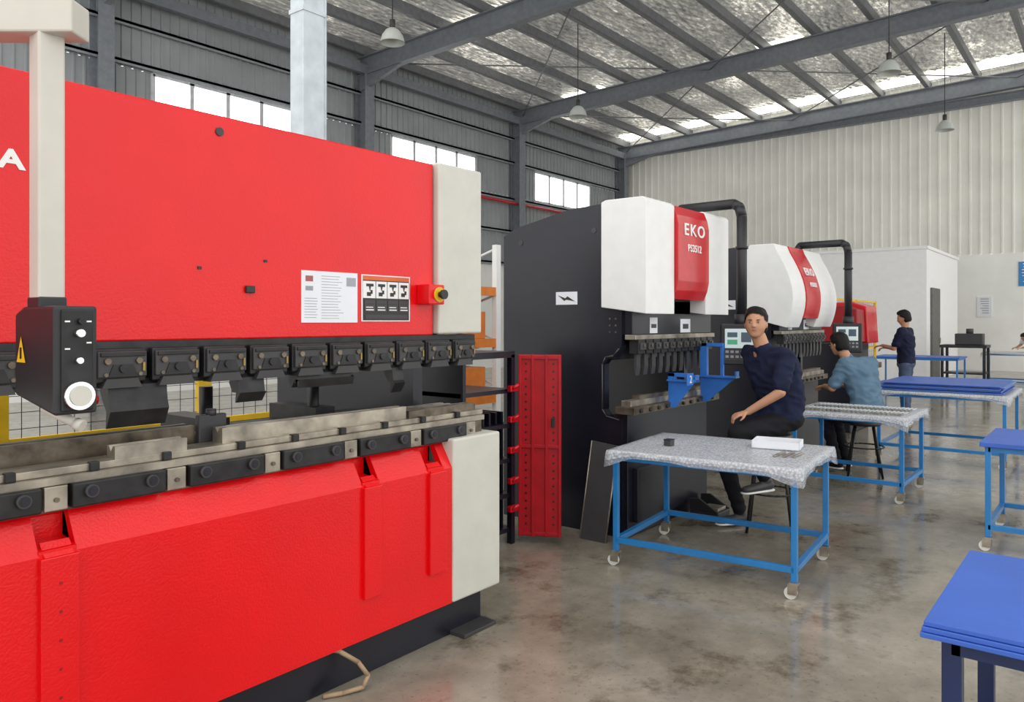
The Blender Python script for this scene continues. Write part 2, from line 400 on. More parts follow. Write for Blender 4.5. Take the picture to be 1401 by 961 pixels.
for k in range(8):
    cx=2.82-0.4*k
    if cx<XL+0.1: break
    mb=MB(); mb.box(cx-0.155,cx+0.155,2.648,2.69,0.995,1.075,0,0.006)
    for dx in (-0.1,0.1):
        mb.cyl((cx+dx,2.65,1.045),(cx+dx,2.632,1.045),0.021,1,18); mb.cyl((cx+dx,2.632,1.045),(cx+dx,2.630,1.045),0.011,2,6)
        mb.cyl((cx+dx,2.633,1.045),(cx+dx,2.6315,1.045),0.017,2,18)
    mb.obj('die_clamp',['black_metal','dark_grey','black_body'],e)
    mb=MB(); mb.box(cx+0.165,cx+0.235,2.66,2.69,0.995,1.073,0,0.003); mb.cyl((cx+0.2,2.66,1.03),(cx+0.2,2.652,1.03),0.008,1,10)
    mb.obj('clamp_spacer',['steel','steel_dark'],e)
def die(x0,x1,y0,y1,z0,z1,m='steel'):
    ym=(y0+y1)/2
    mb=MB(); mb.prism([(y0,z0),(y1,z0),(y1,z1),(ym+0.015,z1),(ym,z1-0.02),(ym-0.015,z1),(y0,z1)],'X',x0,x1); return mb.obj('die',[m],e)
die(1.64,2.62,2.73,2.80,1.125,1.185,'steel')
die(2.63,3.12,2.72,2.80,1.125,1.16,'steel_dark')
die(1.22,1.48,2.70,2.76,1.125,1.17,'steel')
die(XL,1.60,2.86,2.95,1.10,1.19,'steel_dark')
die(1.62,3.1,2.88,2.96,1.10,1.15,'steel')
for x in (0.9,1.15,1.4,1.7,1.95,2.2,2.45,2.7,2.95):
    MB().box(x-0.015,x+0.015,2.685,2.715,1.10,1.13,0,0.003).obj('die_stop',['black_metal'],e)
mb=MB(); mb.box(1.60,1.72,2.83,2.86,1.10,1.23,0,0.005); mb.cyl((1.66,2.845,1.225),(1.66,2.845,1.25),0.02,0); mb.obj('gauge_block',['dark_grey'],e)
x=1.172-0.2*7
while x<3.0:
    mb=MB()
    w=0.178 if x<2.95 else 0.165
    mb.box(x,x+w,2.745,2.80,1.385,1.505,0,0.006)
    mb.box(x+0.005,x+w-0.005,2.728,2.746,1.405,1.495,1,0.004)
    mb.prism([(x+0.02,1.368),(x+w-0.02,1.368),(x+w-0.035,1.40),(x+0.035,1.40)],'Y',2.732,2.79,1)
    mb.box(x+0.012,x+w-0.012,2.722,2.73,1.478,1.492,0,0.002)
    mb.prism([(x+0.04,1.412),(x+w-0.04,1.412),(x+w-0.055,1.45),(x+0.055,1.45)],'Y',2.724,2.73,0)
    for dx in (0.035,w-0.035): mb.cyl((x+dx,2.73,1.462),(x+dx,2.718,1.462),0.011,2,12)
    mb.cyl((x+w/2,2.73,1.435),(x+w/2,2.716,1.435),0.015,0,12)
    for dx in (0.03,w-0.03): mb.cyl((x+dx,2.73,1.415),(x+dx,2.722,1.415),0.007,2,8)
    mb.box(x+w-0.022,x+w-0.014,2.722,2.73,1.425,1.455,3)
    mb.obj('punch_clamp',['black_metal','dark_grey','steel_dark','brass'],e)
    x+=0.2
MB().box(XL,3.18,2.775,2.85,1.49,1.53,0).box(XL,3.18,2.79,2.84,1.37,1.50,0).obj('clamp_rail',['black_metal'],e)
def punch(x0,x1,h):
    mb=MB(); z=1.375
    mb.prism([(2.775,z+.02),(2.80,z+.02),(2.80,z),(2.815,z-0.02),(2.79,z-0.06),(2.765,z-h*0.6),(2.77,z-h),(2.765,z-h),(2.735,z-h*0.6),(2.745,z-0.06),(2.755,z)],'X',x0,x1)
    return mb.obj('punch',['black_metal'],e)
punch(1.22,1.43,0.15); punch(1.72,1.84,0.10); punch(2.55,2.62,0.12); punch(2.0,2.3,0.04)
R=MB(); R.cyl((1.651,2.772,2.345),(1.651,2.764,2.345),0.017,0,18); R.obj('bolt_plug',['dark_grey'],e)
mb=MB(); mb.box(1.763,1.803,2.755,2.77,1.715,1.745,0,0.004); mb.obj('magnet',['sticker_dark'],e)
MB().box(1.56,1.575,2.765,2.77,1.80,1.812,0).obj('paint_chip',['sticker_dark'],e); MB().box(1.85,1.865,2.765,2.77,1.845,1.855,0).obj('paint_chip',['sticker_dark'],e)
mb=MB(); mb.box(2.035,2.345,2.766,2.77,1.595,1.822,0)
for i in range(16):
    z=1.80-i*0.0125; mb.box(2.14,2.14+0.09+0.04*random.random(),2.7655,2.766,z,z+0.0025,1)
mb.box(2.055,2.095,2.7655,2.766,1.775,1.80,2); mb.box(2.055,2.095,2.7655,2.766,1.735,1.755,1); mb.box(2.28,2.335,2.7655,2.766,1.76,1.80,1)
for i in range(8):
    z=1.70-i*0.012; mb.box(2.05,2.11+0.01*random.random(),2.7655,2.766,z,z+0.0025,1)
mb.obj('notice_sheet',['paper','paper_grey','photo_print'],e,label='white printed notice sheet in clear sleeve')
mb=MB(); mb.box(2.37,2.68,2.766,2.77,1.60,1.82,0); mb.box(2.377,2.673,2.765,2.766,1.605,1.815,1)
mb.box(2.377,2.673,2.764,2.765,1.795,1.815,2); mb.box(2.377,2.673,2.764,2.765,1.71,1.79,0)
for i in range(4):
    x0=2.385+i*0.073; mb.box(x0,x0+0.066,2.763,2.764,1.645,1.70,3)
    cx=x0+0.033
    mb.box(cx-0.022,cx+0.022,2.7625,2.764,1.765,1.778,4); mb.prism([(cx-0.006,1.765),(cx+0.006,1.765),(cx+0.001,1.745),(cx-0.001,1.745)],'Y',2.7625,2.764,4)
    mb.box(cx-0.018,cx+0.006,2.7625,2.764,1.720,1.738,4); mb.box(cx+0.004,cx+0.016,2.7625,2.764,1.730,1.748,4)
    mb.box(cx-0.024,cx+0.024,2.7625,2.763,1.652,1.657,0); mb.box(cx-0.024,cx+0.02,2.7625,2.763,1.665,1.669,0); mb.box(cx-0.024,cx+0.024,2.7625,2.763,1.68,1.684,1)
    mb.box(x0+0.068,x0+0.071,2.763,2.764,1.71,1.79,3)
mb.box(2.39,2.66,2.763,2.765,1.612,1.632,3)
mb.obj('warning_plate',['cover_white','sticker_dark','orange_band','dark_grey','black_plastic'],e,label='dark warning plate with row of white pictograms')
es=MB(); es.box(2.73,2.84,2.68,2.77,1.685,1.785,0,0.006); es.obj('emergency_stop',['red_paint'],e)
mb=MB(); mb.cyl((2.80,2.68,1.735),(2.80,2.675,1.735),0.038,0,20); mb.cyl((2.80,2.675,1.735),(2.80,2.655,1.735),0.014,1,14); mb.cyl((2.80,2.655,1.735),(2.80,2.64,1.735),0.024,1,18)
mb.obj('stop_button',['yellow','black_plastic'],e)
text('AMADA','brand_lettering',0.084,front(0.965,2.768,2.115),'white',e,0.001,0.003,1.3,'RIGHT',1.05)
pts=[(2.06,2.66,0.21),(2.13,2.63,0.18),(2.2,2.59,0.12),(2.23,2.56,0.06),(2.2,2.56,0.02),(2.12,2.6,0.012),(2.05,2.64,0.012)]
MB().tube(pts,0.01).obj('cable',['cable'],e)
MB().box(0.807,0.873,2.217,2.283,1.64,2.41,0,0.006).obj('pendant_pole',['beam_grey'],e)
d=V(-0.62,0.7845,0)
mb=MB(); R3=Matrix.Rotation(math.atan2(d.y,d.x),3,'Z'); c=V(0.84,2.25,2.405)+d*0.33-V(0,0,0)
mb.box(c.x-0.42,c.x+0.42,c.y-0.045,c.y+0.045,c.z-0.045,c.z+0.045,0,0.006,2,R3); mb.obj('pendant_beam',['beam_grey'],e)
cb=MB().prism([(2.10,1.36),(2.36,1.40),(2.36,1.62),(2.30,1.64),(2.10,1.64)],'X',0.80,0.905,0,0.008).box(0.805,0.875,2.21,2.29,1.635,1.665,0,0.005).obj('control_box',['black_plastic'],e)
mb=MB(); mb.box(0.815,0.892,2.093,2.101,1.37,1.63,1,0.004)
mb.cyl((0.853,2.095,1.41),(0.853,2.075,1.41),0.036,0,26); mb.cyl((0.853,2.076,1.41),(0.853,2.070,1.41),0.026,3,24)
mb.cyl((0.853,2.095,1.57),(0.853,2.07,1.57),0.010,0,16); mb.cyl((0.853,2.095,1.50),(0.853,2.075,1.50),0.008,0,16); mb.cyl((0.86,2.095,1.60),(0.86,2.08,1.60),0.008,1,12)
for (a,b) in ((0.828,1.60),(0.88,1.60),(0.828,1.53),(0.88,1.545)): mb.box(a-0.006,a+0.006,2.091,2.093,b-0.002,b+0.002,2)
mb.obj('control_knob',['chrome','black_metal','white','cover_grey'],cb)
mb=MB(); mb.quad([(0.798,2.34,1.49),(0.798,2.28,1.49),(0.798,2.31,1.56)],0); mb.box(0.7965,0.798,2.305,2.315,1.50,1.53,1)
mb.obj('warning_triangle',['yellow','black_plastic'],cb)
mb=MB(); mb.cyl((0.815,2.20,1.375),(0.862,2.125,1.335),0.013,0); mb.cyl((0.862,2.125,1.335),(0.872,2.11,1.328),0.016,0)
mb.obj('grip_handle',['cover_grey'],cb)
mb=MB(); mb.cyl((0.89,2.15,1.39),(0.925,2.15,1.39),0.012,0); mb.obj('red_button',['red_dark'],cb)

# ---------------------------------------------------------------- tool cabinet
e=thing('tool_cabinet','open black tool cabinet with red locking clips and a red door','cabinet',(4.1,3.8,0))
mb=MB(); x0,x1,y0,y1=3.8,4.36,3.42,3.95
mb.box(x0,x1,y0,y1,1.34,1.385); mb.box(x0,x1,y1-0.02,y1,0.08,1.36); mb.box(x0,x0+0.03,y0,y1,0,1.36); mb.box(x1-0.04,x1,y0,y0+0.04,0,1.36); mb.box(x1-0.03,x1,y1-0.03,y1,0,1.36)
for z in (0.1,0.35,0.6,0.85,1.1): mb.box(x0,x1,y0+0.02,y1,z-0.015,z+0.015)
for i in range(7): mb.box(x0+0.06+i*0.07,x0+0.08+i*0.07,y0+0.06,y1-0.05,0.1,0.95)
mb.obj('cabinet_body',['black_body'],e)
for z in (0.26,0.46,0.68,0.9,1.12):
    mb=MB(); mb.box(4.27,4.36,3.385,3.42,z-0.022,z+0.022,0,0.006); mb.cyl((4.29,3.39,z),(4.33,3.36,z+0.03),0.012,0); mb.obj('clip',['red_cover'],e)
Rz=Matrix.Rotation(0.5,3,'Z')
dc=V(4.475,3.28,0.7)
mb=MB(); mb.box(dc.x-.0175,dc.x+.0175,dc.y-.155,dc.y+.155,0.05,1.36,0,0.005,2,Rz)
for a in (-0.145,-0.05,0.05,0.145):
    p=dc+Rz@V(-0.02,a,0)
    mb.box(p.x-0.012,p.x+0.012,p.y-0.010,p.y+0.010,0.05,1.36,0,0.003,1,Rz)
for zz in (0.07,0.7,1.34):
    p=dc+Rz@V(-0.02,0,0); mb.box(p.x-0.010,p.x+0.010,p.y-0.15,p.y+0.15,zz-0.012,zz+0.012,0,0.002,1,Rz)
for i in range(22):
    for a in (-0.1,0.1):
        p=dc+Rz@V(-0.0185,a,0); q=Rz@V(-0.002,0,0); z=0.14+i*0.055
        mb.cyl((p.x,p.y,z),(p.x+q.x,p.y+q.y,z),0.008,1,8)
o=mb.obj('cabinet_door',['red_door','black_body'],e)
mb=MB(); p=dc+Rz@V(-0.036,-0.1,0)
mb.box(p.x-0.010,p.x+0.010,p.y-0.012,p.y+0.012,0.84,0.91,0,0.003,1,Rz)
mb.obj('door_handle',['black_metal'],o)
e=thing('sheet_panel','dark grey sheet metal panel leaning against black press frame','metal sheet',(4.8,3.0,0))
mb=MB(); bm=bmesh.new(); vs=[bm.verts.new(p) for p in ((4.75,2.90,0),(4.75,3.12,0),(4.765,3.12,0),(4.765,2.90,0),(4.92,2.90,0.68),(4.92,3.12,0.70),(4.935,3.12,0.70),(4.935,2.90,0.68))]
for q in ((0,3,2,1),(4,5,6,7),(0,1,5,4),(1,2,6,5),(2,3,7,6),(3,0,4,7)): bm.faces.new([vs[i] for i in q])
mb.addbm(bm,0); mb.cyl((4.752,2.90,0.0),(4.922,2.90,0.68),0.006,1,6); mb.cyl((4.752,3.12,0.0),(4.922,3.12,0.70),0.006,1,6)
mb.obj('sheet',['dark_grey','steel'],e)

# ---------------------------------------------------------------- white/red press brakes
def press2(X0,L,label,txt2,zt=2.49,curved=False):
    e=thing('press_brake',label,'machine',(X0+L/2,3.4,0))
    x0=X0; x1=X0+L
    prof=[(2.88,0.0),(4.0,0.0),(4.0,zt-0.19),(3.88,zt-0.13),(3.34,zt-0.02),(2.95,zt),(2.88,zt-0.03),(2.88,1.42),(2.94,1.33),(3.0,1.32),(3.03,1.28),(3.03,0.94),(3.0,0.90),(2.88,0.88)]
    for x in (x0,x1-0.07):
        mb=MB(); mb.prism(prof,'X',x,x+0.07,0); 
        for (a,b) in ((3.12,zt-0.2),(3.82,zt-0.25)): mb.cyl((x-0.004,a,b),(x+0.0,a,b),0.022,1,18)
        if x==x0:
            mb.tube([(x-0.002,2.9,1.40),(x-0.002,2.95,1.345),(x-0.002,3.02,1.33),(x-0.002,3.045,1.28),(x-0.002,3.045,0.94),(x-0.002,3.01,0.89),(x-0.002,2.9,0.87)],0.006,1,8)
            for i in range(3):
                for j in range(2): mb.cyl((x-0.004,2.93+j*0.05,1.62-i*0.05),(x,2.93+j*0.05,1.62-i*0.05),0.008,2,10)
        mb.obj('side_frame',['black_body','dark_grey','steel_dark'],e)
    MB().box(x0+0.07,x1-0.07,3.08,3.9,1.3,zt-0.12,0).obj('rear_beam',['black_body'],e)
    MB().box(x0+0.02,x1-0.02,2.80,2.90,1.50,2.3,0,0.005).obj('ram_plate',['black_body'],e)
    mb=MB(); mb.box(x0+0.01,x1-0.01,2.77,2.86,1.465,1.50,0,0.003); mb.obj('ram_rail',['steel'],e)
    n=int((L-0.06)/0.12)
    for i in range(n):
        x=x0+0.04+i*0.12
        mb=MB(); mb.box(x,x+0.10,2.76,2.84,1.36,1.465,0,0.004); mb.box(x+0.01,x+0.09,2.745,2.762,1.39,1.44,1,0.003); mb.cyl((x+0.05,2.745,1.42),(x+0.05,2.735,1.42),0.012,2,10); mb.box(x+0.02,x+0.08,2.79,2.81,1.26,1.36,1)
        mb.prism([(2.79,1.26),(2.81,1.26),(2.80,1.2)],'X',x+0.02,x+0.08,1)
        mb.obj('punch_clamp',['black_metal','dark_grey','steel_dark'],e)
    MB().box(x0+0.02,x1-0.02,2.84,2.95,0.0,0.92,0,0.004).box(x0+0.1,x1-0.1,2.80,2.84,0.1,0.5,0,0.004).obj('bed_plate',['black_body'],e)
    mb=MB(); mb.box(x0-0.06,x1+0.02,2.74,2.90,0.92,0.975,0,0.003); mb.box(x0-0.04,x1,2.78,2.86,0.975,1.02,1,0.003); mb.box(x0+0.1,x1-0.1,2.79,2.85,1.02,1.05,0)
    for i in range(int(L/0.14)): mb.cyl((x0+0.03+i*0.14,2.74,0.945),(x0+0.03+i*0.14,2.725,0.945),0.014,2,10)
    mb.obj('bed_rail',['steel_dark','steel','black_metal'],e)
    wL=0.41*L/1.4; 
    a0,a1=x0-0.03,x0+wL; b0,b1=x1-wL-0.02,x1+0.03
    if curved: a1=x0+0.38; b0=x0+0.88
    zb=1.655
    def ycurve(z,off):
        t=(z-(zb-0.12))/(zt-zb+0.12); t=max(0,min(1,t)); return 2.84-off-0.20*math.sin(math.pi*min(1,t*0.8+0.22))
    def cov(a,b):
        mb=MB()
        if not curved:
            mb.prism([(2.66,zb),(3.04,zb+0.05),(3.04,zt+0.0),(3.0,zt+0.015),(2.69,zt+0.015),(2.66,zt-0.01)],'X',a,b,0,0.006)
        else:
            pr=[]
            for k in range(13):
                t=k/12; z=zb-0.12+(zt-zb+0.12)*t; pr.append((ycurve(z,0),z))
            pr+=[(3.10,zt+0.0),(3.22,zt-0.12),(3.22,zb+0.15),(3.1,zb-0.02)]
            mb.prism(pr,'X',a,b,0,0.006)
        return mb.obj('side_cover',['cover_white'],e)
    cov(a0,a1); cov(b0,b1)
    mb=MB(); pr=[]
    if not curved:
        for k in range(11):
            t=k/10; z=1.77+(zt-1.77)*t
            pr.append((2.675-0.045*min(1,math.sin(math.pi*t)*2.2),z))
    else:
        for k in range(17):
            t=k/16; z=zb-0.02+(zt-zb+0.02)*t; pr.append((ycurve(z,0.012),z))
    pr+=[(2.85,zt-0.0),(2.85,pr[0][1])]
    mb.prism(pr,'X',a1+0.004,b0-0.004,0,0.004)
    mb.obj('centre_cover',['red_cover'],e)
    mb=MB(); mb.box(a1,b0,2.80,2.82,1.66,1.76,0); mb.obj('lower_panel',['cover_grey'],e)
    cx=(a1+b0)/2
    if not curved:
        text('EKO','brand_lettering',0.13,front(cx,2.626,2.31),'white',e,0.003,0.0015,1.3,'CENTER',1.25)
        text(txt2,'model_lettering',0.08,front(cx,2.626,2.17),'white',e,0.003,0.0008,0.95,'CENTER',1.1)
    else:
        for (s_,nm,z,sz,sx) in (('EKO','brand_lettering',2.14,0.13,1.1),(txt2,'model_lettering',2.0,0.07,0.9)):
            sl=(ycurve(z+0.04,0.012)-ycurve(z-0.04,0.012))/0.08
            text(s_,nm,sz,front(cx,ycurve(z,0.012)-0.012,z,math.atan(sl)),'white',e,0.006,0.0005,sx,'CENTER',1.15)
    mb=MB(); mb.box(x0-0.004,x0,3.27,3.47,1.73,1.83,0,0.001)
    mb.prism([(3.45,1.805),(3.38,1.78),(3.36,1.795),(3.29,1.755),(3.37,1.77),(3.39,1.76)],'X',x0-0.006,x0-0.004,1)
    mb.obj('warning_label',['paper','sticker_dark'],e)
    MB().box(x0+0.28,x0+0.40,2.796,2.80,1.51,1.63,0).box(x0+0.3,x0+0.38,2.794,2.796,1.55,1.58,1).obj('data_plate',['paper','dark_grey'],e)
    MB().box(x0+0.8,x0+0.98,2.796,2.80,1.51,1.62,0).box(x0+0.84,x0+0.94,2.794,2.796,1.54,1.58,1).obj('data_plate',['paper','dark_grey'],e)
    px=x1-0.2; py=2.45
    mb=MB(); mb.tube([(px+0.02,3.1,zt-0.05),(px+0.02,3.0,zt+0.09),(px,2.52,zt+0.09),(px,2.47,zt+0.06),(px,2.45,zt-0.02),(px,2.45,1.62)],0.042,0,14); mb.cyl((px,2.45,1.55),(px,2.45,1.66),0.06,0)
    mb.cyl((px,2.45,2.2),(px,2.45,2.22),0.052,0)
    mb.obj('pendant_pipe',['black_plastic'],e)
    c=V(px-0.02,py-0.01,1.41); Rz=Matrix.Rotation(0.25,3,'Z')
    def bx(mb,a0,a1,b0,b1,z0,z1,mi,bev=0):
        cc=V((a0+a1)/2,(b0+b1)/2,0); p=c+Rz@cc
        mb.box(p.x-(a1-a0)/2,p.x+(a1-a0)/2,p.y-(b1-b0)/2,p.y+(b1-b0)/2,c.z+z0,c.z+z1,mi,bev,2,Rz)
    mb=MB(); bx(mb,-0.045,0.045,-0.14,0.17,-0.17,0.17,0,0.012); mbp=mb.obj('control_panel',['black_plastic'],e)
    mb=MB(); bx(mb,-0.052,-0.044,-0.10,0.13,-0.03,0.13,0); bx(mb,-0.054,-0.051,-0.08,0.0,0.02,0.1,1); bx(mb,-0.054,-0.051,0.03,0.11,0.0,0.04,2); bx(mb,-0.054,-0.051,0.03,0.11,0.06,0.1,1)
    mb.obj('screen',['screen','screen_dark','screen_green'],mbp)
    mb=MB(); bx(mb,-0.048,-0.044,-0.11,0.15,-0.13,-0.04,1)
    for i in range(6):
        for j in range(2): bx(mb,-0.053,-0.047,-0.10+i*0.04,-0.075+i*0.04,-0.07-j*0.04,-0.05-j*0.04,0)
    mb.obj('keypad',['paper_grey','dark_grey'],mbp)
    return e
P2=press2(4.95,1.42,'black press brake with white covers and red centre panel','PS3512')
P3=press2(8.06,1.5,'black press brake with curved white covers and red strip','PS3512',zt=2.42,curved=True)
e=P2
def arm(x,yl,up):
    mb=MB()
    mb.prism([(yl+0.02,1.135),(2.76,1.135),(2.76,0.93),(2.70,0.93)],'X',x,x+0.012,0)
    mb.box(x-0.03,x+0.05,yl,2.76,1.135,1.150,0,0.002)
    mb.box(x-0.01,x+0.03,2.70,2.76,1.14,up,0,0.003)
    mb.box(x-0.01,x+0.03,2.56,2.76,up-0.03,up,0,0.003)
    mb.box(x-0.005,x+0.025,2.56,2.585,1.14,up-0.02,0,0.003)
    mb.box(x-0.02,x+0.04,yl,yl+0.016,1.14,1.19,0,0.002)
    return mb.obj('support_arm',['arm_blue'],e)
arm(5.46,2.52,1.20); arm(6.05,2.44,1.42)
mb=MB(); mb.box(5.30,5.40,2.52,2.53,1.12,1.21,0,0.002); mb.box(5.39,5.48,2.525,2.54,1.135,1.155,0); o=mb.obj('number_plate',['arm_blue'],e,label='blue plate with the number two')
text('2','plate_number',0.08,front(5.35,2.518,1.162),'white',e,0.001,0.0005)
e=thing('press_brake','small red and black bending machine beside the white booth','machine',(12.1,3.3,0))
MB().box(11.6,12.6,3.0,4.0,0,1.30,0,0.02).obj('machine_body',['black_body'],e)
MB().prism([(2.9,1.30),(3.9,1.30),(3.9,1.80),(3.1,1.83),(2.92,1.77)],'X',11.6,12.0,0,0.015).obj('side_cover',['red_dark'],e)
MB().prism([(2.86,1.28),(3.9,1.30),(3.9,1.86),(3.1,1.89),(2.89,1.82)],'X',12.0,12.6,0,0.015).obj('upper_cover',['red_cover'],e)
mb=MB(); mb.box(11.5,12.7,2.84,3.0,0.9,0.98,0); mb.obj('bed_rail',['steel_dark'],e)

# ---------------------------------------------------------------- booth
e=thing('white_booth','large white enclosed booth with a dark side door','booth',(24.8,5.8,0))
MB().box(22.4,27.3,3.93,8.4,0,3.52,0).box(22.36,27.34,3.89,8.44,3.5,3.58,0).obj('booth_shell',['booth_white'],e)
mb=MB(); mb.box(22.9,24.0,3.87,3.93,0.0,2.5,0,0.01); o=mb.obj('booth_door',['concrete_grey'],e)
MB().box(23.75,23.8,3.82,3.87,1.0,1.15,0).obj('door_handle',['chrome'],o)
def flat(name,label,cat,y0,y1,z0,z1,m,lines=True,lm='paper_grey'):
    mb=MB(); mb.box(XF-0.03,XF,y0,y1,z0,z1,0)
    if lines:
        for i in range(7):
            z=z1-0.08-(z1-z0-0.12)*i/7; mb.box(XF-0.035,XF-0.03,y0+0.08,y1-0.08-0.1*random.random(),z,z+0.025,1)
    o=mb.obj(name,[m,lm]); o['label']=label; o['category']=cat; return o
flat('wall_notice','white printed notice sheets taped to the pale wall','poster',3.23,3.64,1.75,2.4,'paper')
flat('wall_sign','blue safety board with white lines on the wall','sign',1.3,2.5,2.72,3.5,'table_blue',True,'white')
def fence(x0,x1,y,z1,label,dx=True):
    e=thing('safety_fence',label,'fence',((x0+x1)/2,y,0),group='yellow framed mesh fence panels')
    mb=MB()
    for x in (x0,x1): mb.box(x-0.025,x+0.025,y-0.025,y+0.025,0,z1)
    mb.box(x0,x1,y-0.02,y+0.02,z1-0.04,z1); mb.box(x0,x1,y-0.02,y+0.02,0.1,0.14); mb.box(x0,x1,y-0.02,y+0.02,z1/2-0.02,z1/2+0.02)
    mb.obj('fence_frame',['yellow'],e)
    mb=MB(); x=x0
    while x<x1: mb.box(x-0.002,x+0.002,y-0.002,y+0.002,0.1,z1); x+=0.1
    z=0.15
    while z<z1: mb.box(x0,x1,y-0.002,y+0.002,z-0.002,z+0.002); z+=0.1
    mb.obj('fence_mesh',['dark_grey'],e)
for i in range(4): fence(0.4+i*1.3,1.65+i*1.3,5.2,1.75,'yellow framed mesh fence panel behind the red press')
for i in range(3): fence(13.6+i*1.7,15.2+i*1.7,4.3+0.0*i,2.05,'yellow framed mesh fence panel beside the white booth')
e=thing('pallet_rack','pallet rack with pale uprights, orange beams and packed boxes','rack',(6.3,6.2,0))
for (x,y) in ((5.4,5.75),(5.4,6.6),(6.98,5.75),(6.98,6.6)):
    MB().box(x-0.04,x+0.04,y-0.035,y+0.035,0,2.5,0,0.004).obj('upright',['white'],e)
for z in (0.7,1.35,1.95):
    for y in (5.75,6.6): MB().box(5.4,6.98,y-0.025,y+0.025,z-0.05,z+0.05).obj('shelf_beam',['orange'],e)
    MB().box(5.44,6.94,5.78,6.57,z+0.02,z+0.045).obj('shelf_deck',['steel'],e)
mb=MB()
for k in range(8): mb.cyl((6.98,5.75,0.3+(k+(1 if k%2 else 0))*0.27),(6.98,6.6,0.3+(k+(0 if k%2 else 1))*0.27),0.015,0,6)
mb.obj('lattice_brace',['white'],e)
for z in (0.745,1.395):
    for i in range(3):
        b=MB(); b.box(5.5+i*0.5,5.9+i*0.5,5.85,6.4,z,z+0.32,0,0.01); b.box(5.5+i*0.5,5.9+i*0.5,6.09,6.15,z+0.319,z+0.323,1)
        o=b.obj('cardboard_box',['orange' if i==2 else 'paper_grey','cable']); o['label']='closed storage carton on the pallet rack'; o['category']='box'; o['group']='cartons on the pallet rack'

# ---------------------------------------------------------------- tables
def drape(w,d,z,drop,seed,over=0.03):
    mb=MB(); nx,ny=28,34
    def ptop(i,j):
        x=-w/2-over+(w+2*over)*i/nx; y=-d/2-over+(d+2*over)*j/ny
        return V(x,y,z+0.002*noise.noise(V(x*5,y*5,seed)))
    for i in range(nx+1):
        for j in range(ny+1): mb.v.append(ptop(i,j))
    I=lambda i,j:i*(ny+1)+j
    for i in range(nx):
        for j in range(ny): mb.f.append([I(i,j),I(i+1,j),I(i+1,j+1),I(i,j+1)]); mb.mi.append(0); mb.sm.append(True)
    per=[(i,0) for i in range(nx)]+[(nx,j) for j in range(ny)]+[(i,ny) for i in range(nx,0,-1)]+[(0,j) for j in range(ny,0,-1)]
    o=len(mb.v); n=len(per)
    rows=5
    for r in range(1,rows+1):
        for k,(i,j) in enumerate(per):
            p=ptop(i,j); out=V(0,0,0)
            if i==0: out.x-=1
            if i==nx: out.x+=1
            if j==0: out.y-=1
            if j==ny: out.y+=1
            near=min(min(i,nx-i)/nx*w,10)+min(min(j,ny-j)/ny*d,10) 
            cl=max(0,1-near/0.18)
            dr=drop*(0.95+0.5*noise.noise(V(p.x*3+seed,p.y*3,1.3)))+0.075*cl*(0.8+0.15*math.sin(seed*3+k*0.4))
            t=r/rows
            wav=0.006*math.sin(k*0.9+seed)*t
            mb.v.append(p+out*(0.004+wav+0.006*t)+V(0,0,-dr*t))
    for r in range(rows):
        for k in range(n):
            k2=(k+1)%n
            a=I(*per[k]) if r==0 else o+(r-1)*n+k; b=I(*per[k2]) if r==0 else o+(r-1)*n+k2
            c=o+r*n+k2; dd=o+r*n+k
            mb.f.append([a,dd,c,b]); mb.mi.append(0 if r<3 else 1); mb.sm.append(True)
    return mb
def table(cx,cy,w,d,h,rot,label,frame='table_blue',castor=True,top='wrap',tube=0.035,rail_z=0.14,seed=1.0,group='workshop trolley tables'):
    e=thing('work_table',label,'table',(cx,cy,0),rot,group)
    t=tube/2; z0=0.10 if castor else 0.0
    for sx in (-1,1):
        for sy in (-1,1):
            x=sx*(w/2-t); y=sy*(d/2-t)
            lg=MB().box(x-t,x+t,y-t,y+t,z0,h-0.03,0,0.003).obj('leg',[frame],e,local=True)
            if castor:
                mb=MB(); mb.box(x-0.025,x+0.025,y-0.025,y+0.025,z0-0.012,z0,1)
                mb.box(x-0.022,x-0.017,y-0.02,y+0.035,0.03,z0-0.01,1); mb.box(x+0.017,x+0.022,y-0.02,y+0.035,0.03,z0-0.01,1)
                mb.cyl((x-0.014,y+0.02,0.037),(x+0.014,y+0.02,0.037),0.036,0,18); mb.cyl((x-0.024,y+0.02,0.037),(x+0.024,y+0.02,0.037),0.008,1,8)
                mb.obj('castor',['castor_white','steel'],e,local=True)
    zr=z0+rail_z-0.1+0.03
    for z,nm in ((zr,'lower_rail'),(h-0.05,'upper_rail')):
        mb=MB()
        for sy in (-1,1): mb.box(-w/2+t,w/2-t,sy*(d/2-t)-t,sy*(d/2-t)+t,z-t,z+t,0,0.002)
        for sx in (-1,1): mb.box(sx*(w/2-t)-t,sx*(w/2-t)+t,-d/2+t,d/2-t,z-t,z+t,0,0.002)
        mb.obj(nm,[frame],e,local=True)
    if top=='wrap':
        MB().box(-w/2-0.02,w/2+0.02,-d/2-0.02,d/2+0.02,h-0.035,h-0.006,0,0.003).obj('tabletop',['paper_grey'],e,local=True)
        drape(w,d,h,0.05,seed).obj('bubble_wrap_cover',['bubble','bubble_film'],e,local=True)
    elif top=='blue':
        MB().box(-w/2-0.03,w/2+0.03,-d/2-0.03,d/2+0.03,h-0.03,h,0,0.003).obj('tabletop',['sheet_blue'],e,local=True)
    return e
T1=table(4.85,2.06,0.90,1.16,0.76,math.radians(5),'blue tube trolley table covered in bubble wrap, on white castors',seed=1.3)
T2=table(7.8,1.95,0.88,0.96,0.76,0,'blue trolley table holding rows of small metal parts',seed=2.6)
T3=table(10.35,1.58,1.3,1.28,0.80,0,'blue trolley table stacked with blue plastic sheets',seed=4.1)
T4=table(19.7,3.6,1.1,1.7,0.80,0,'blue table with blue sheets near the white booth',seed=5.5,top='blue')
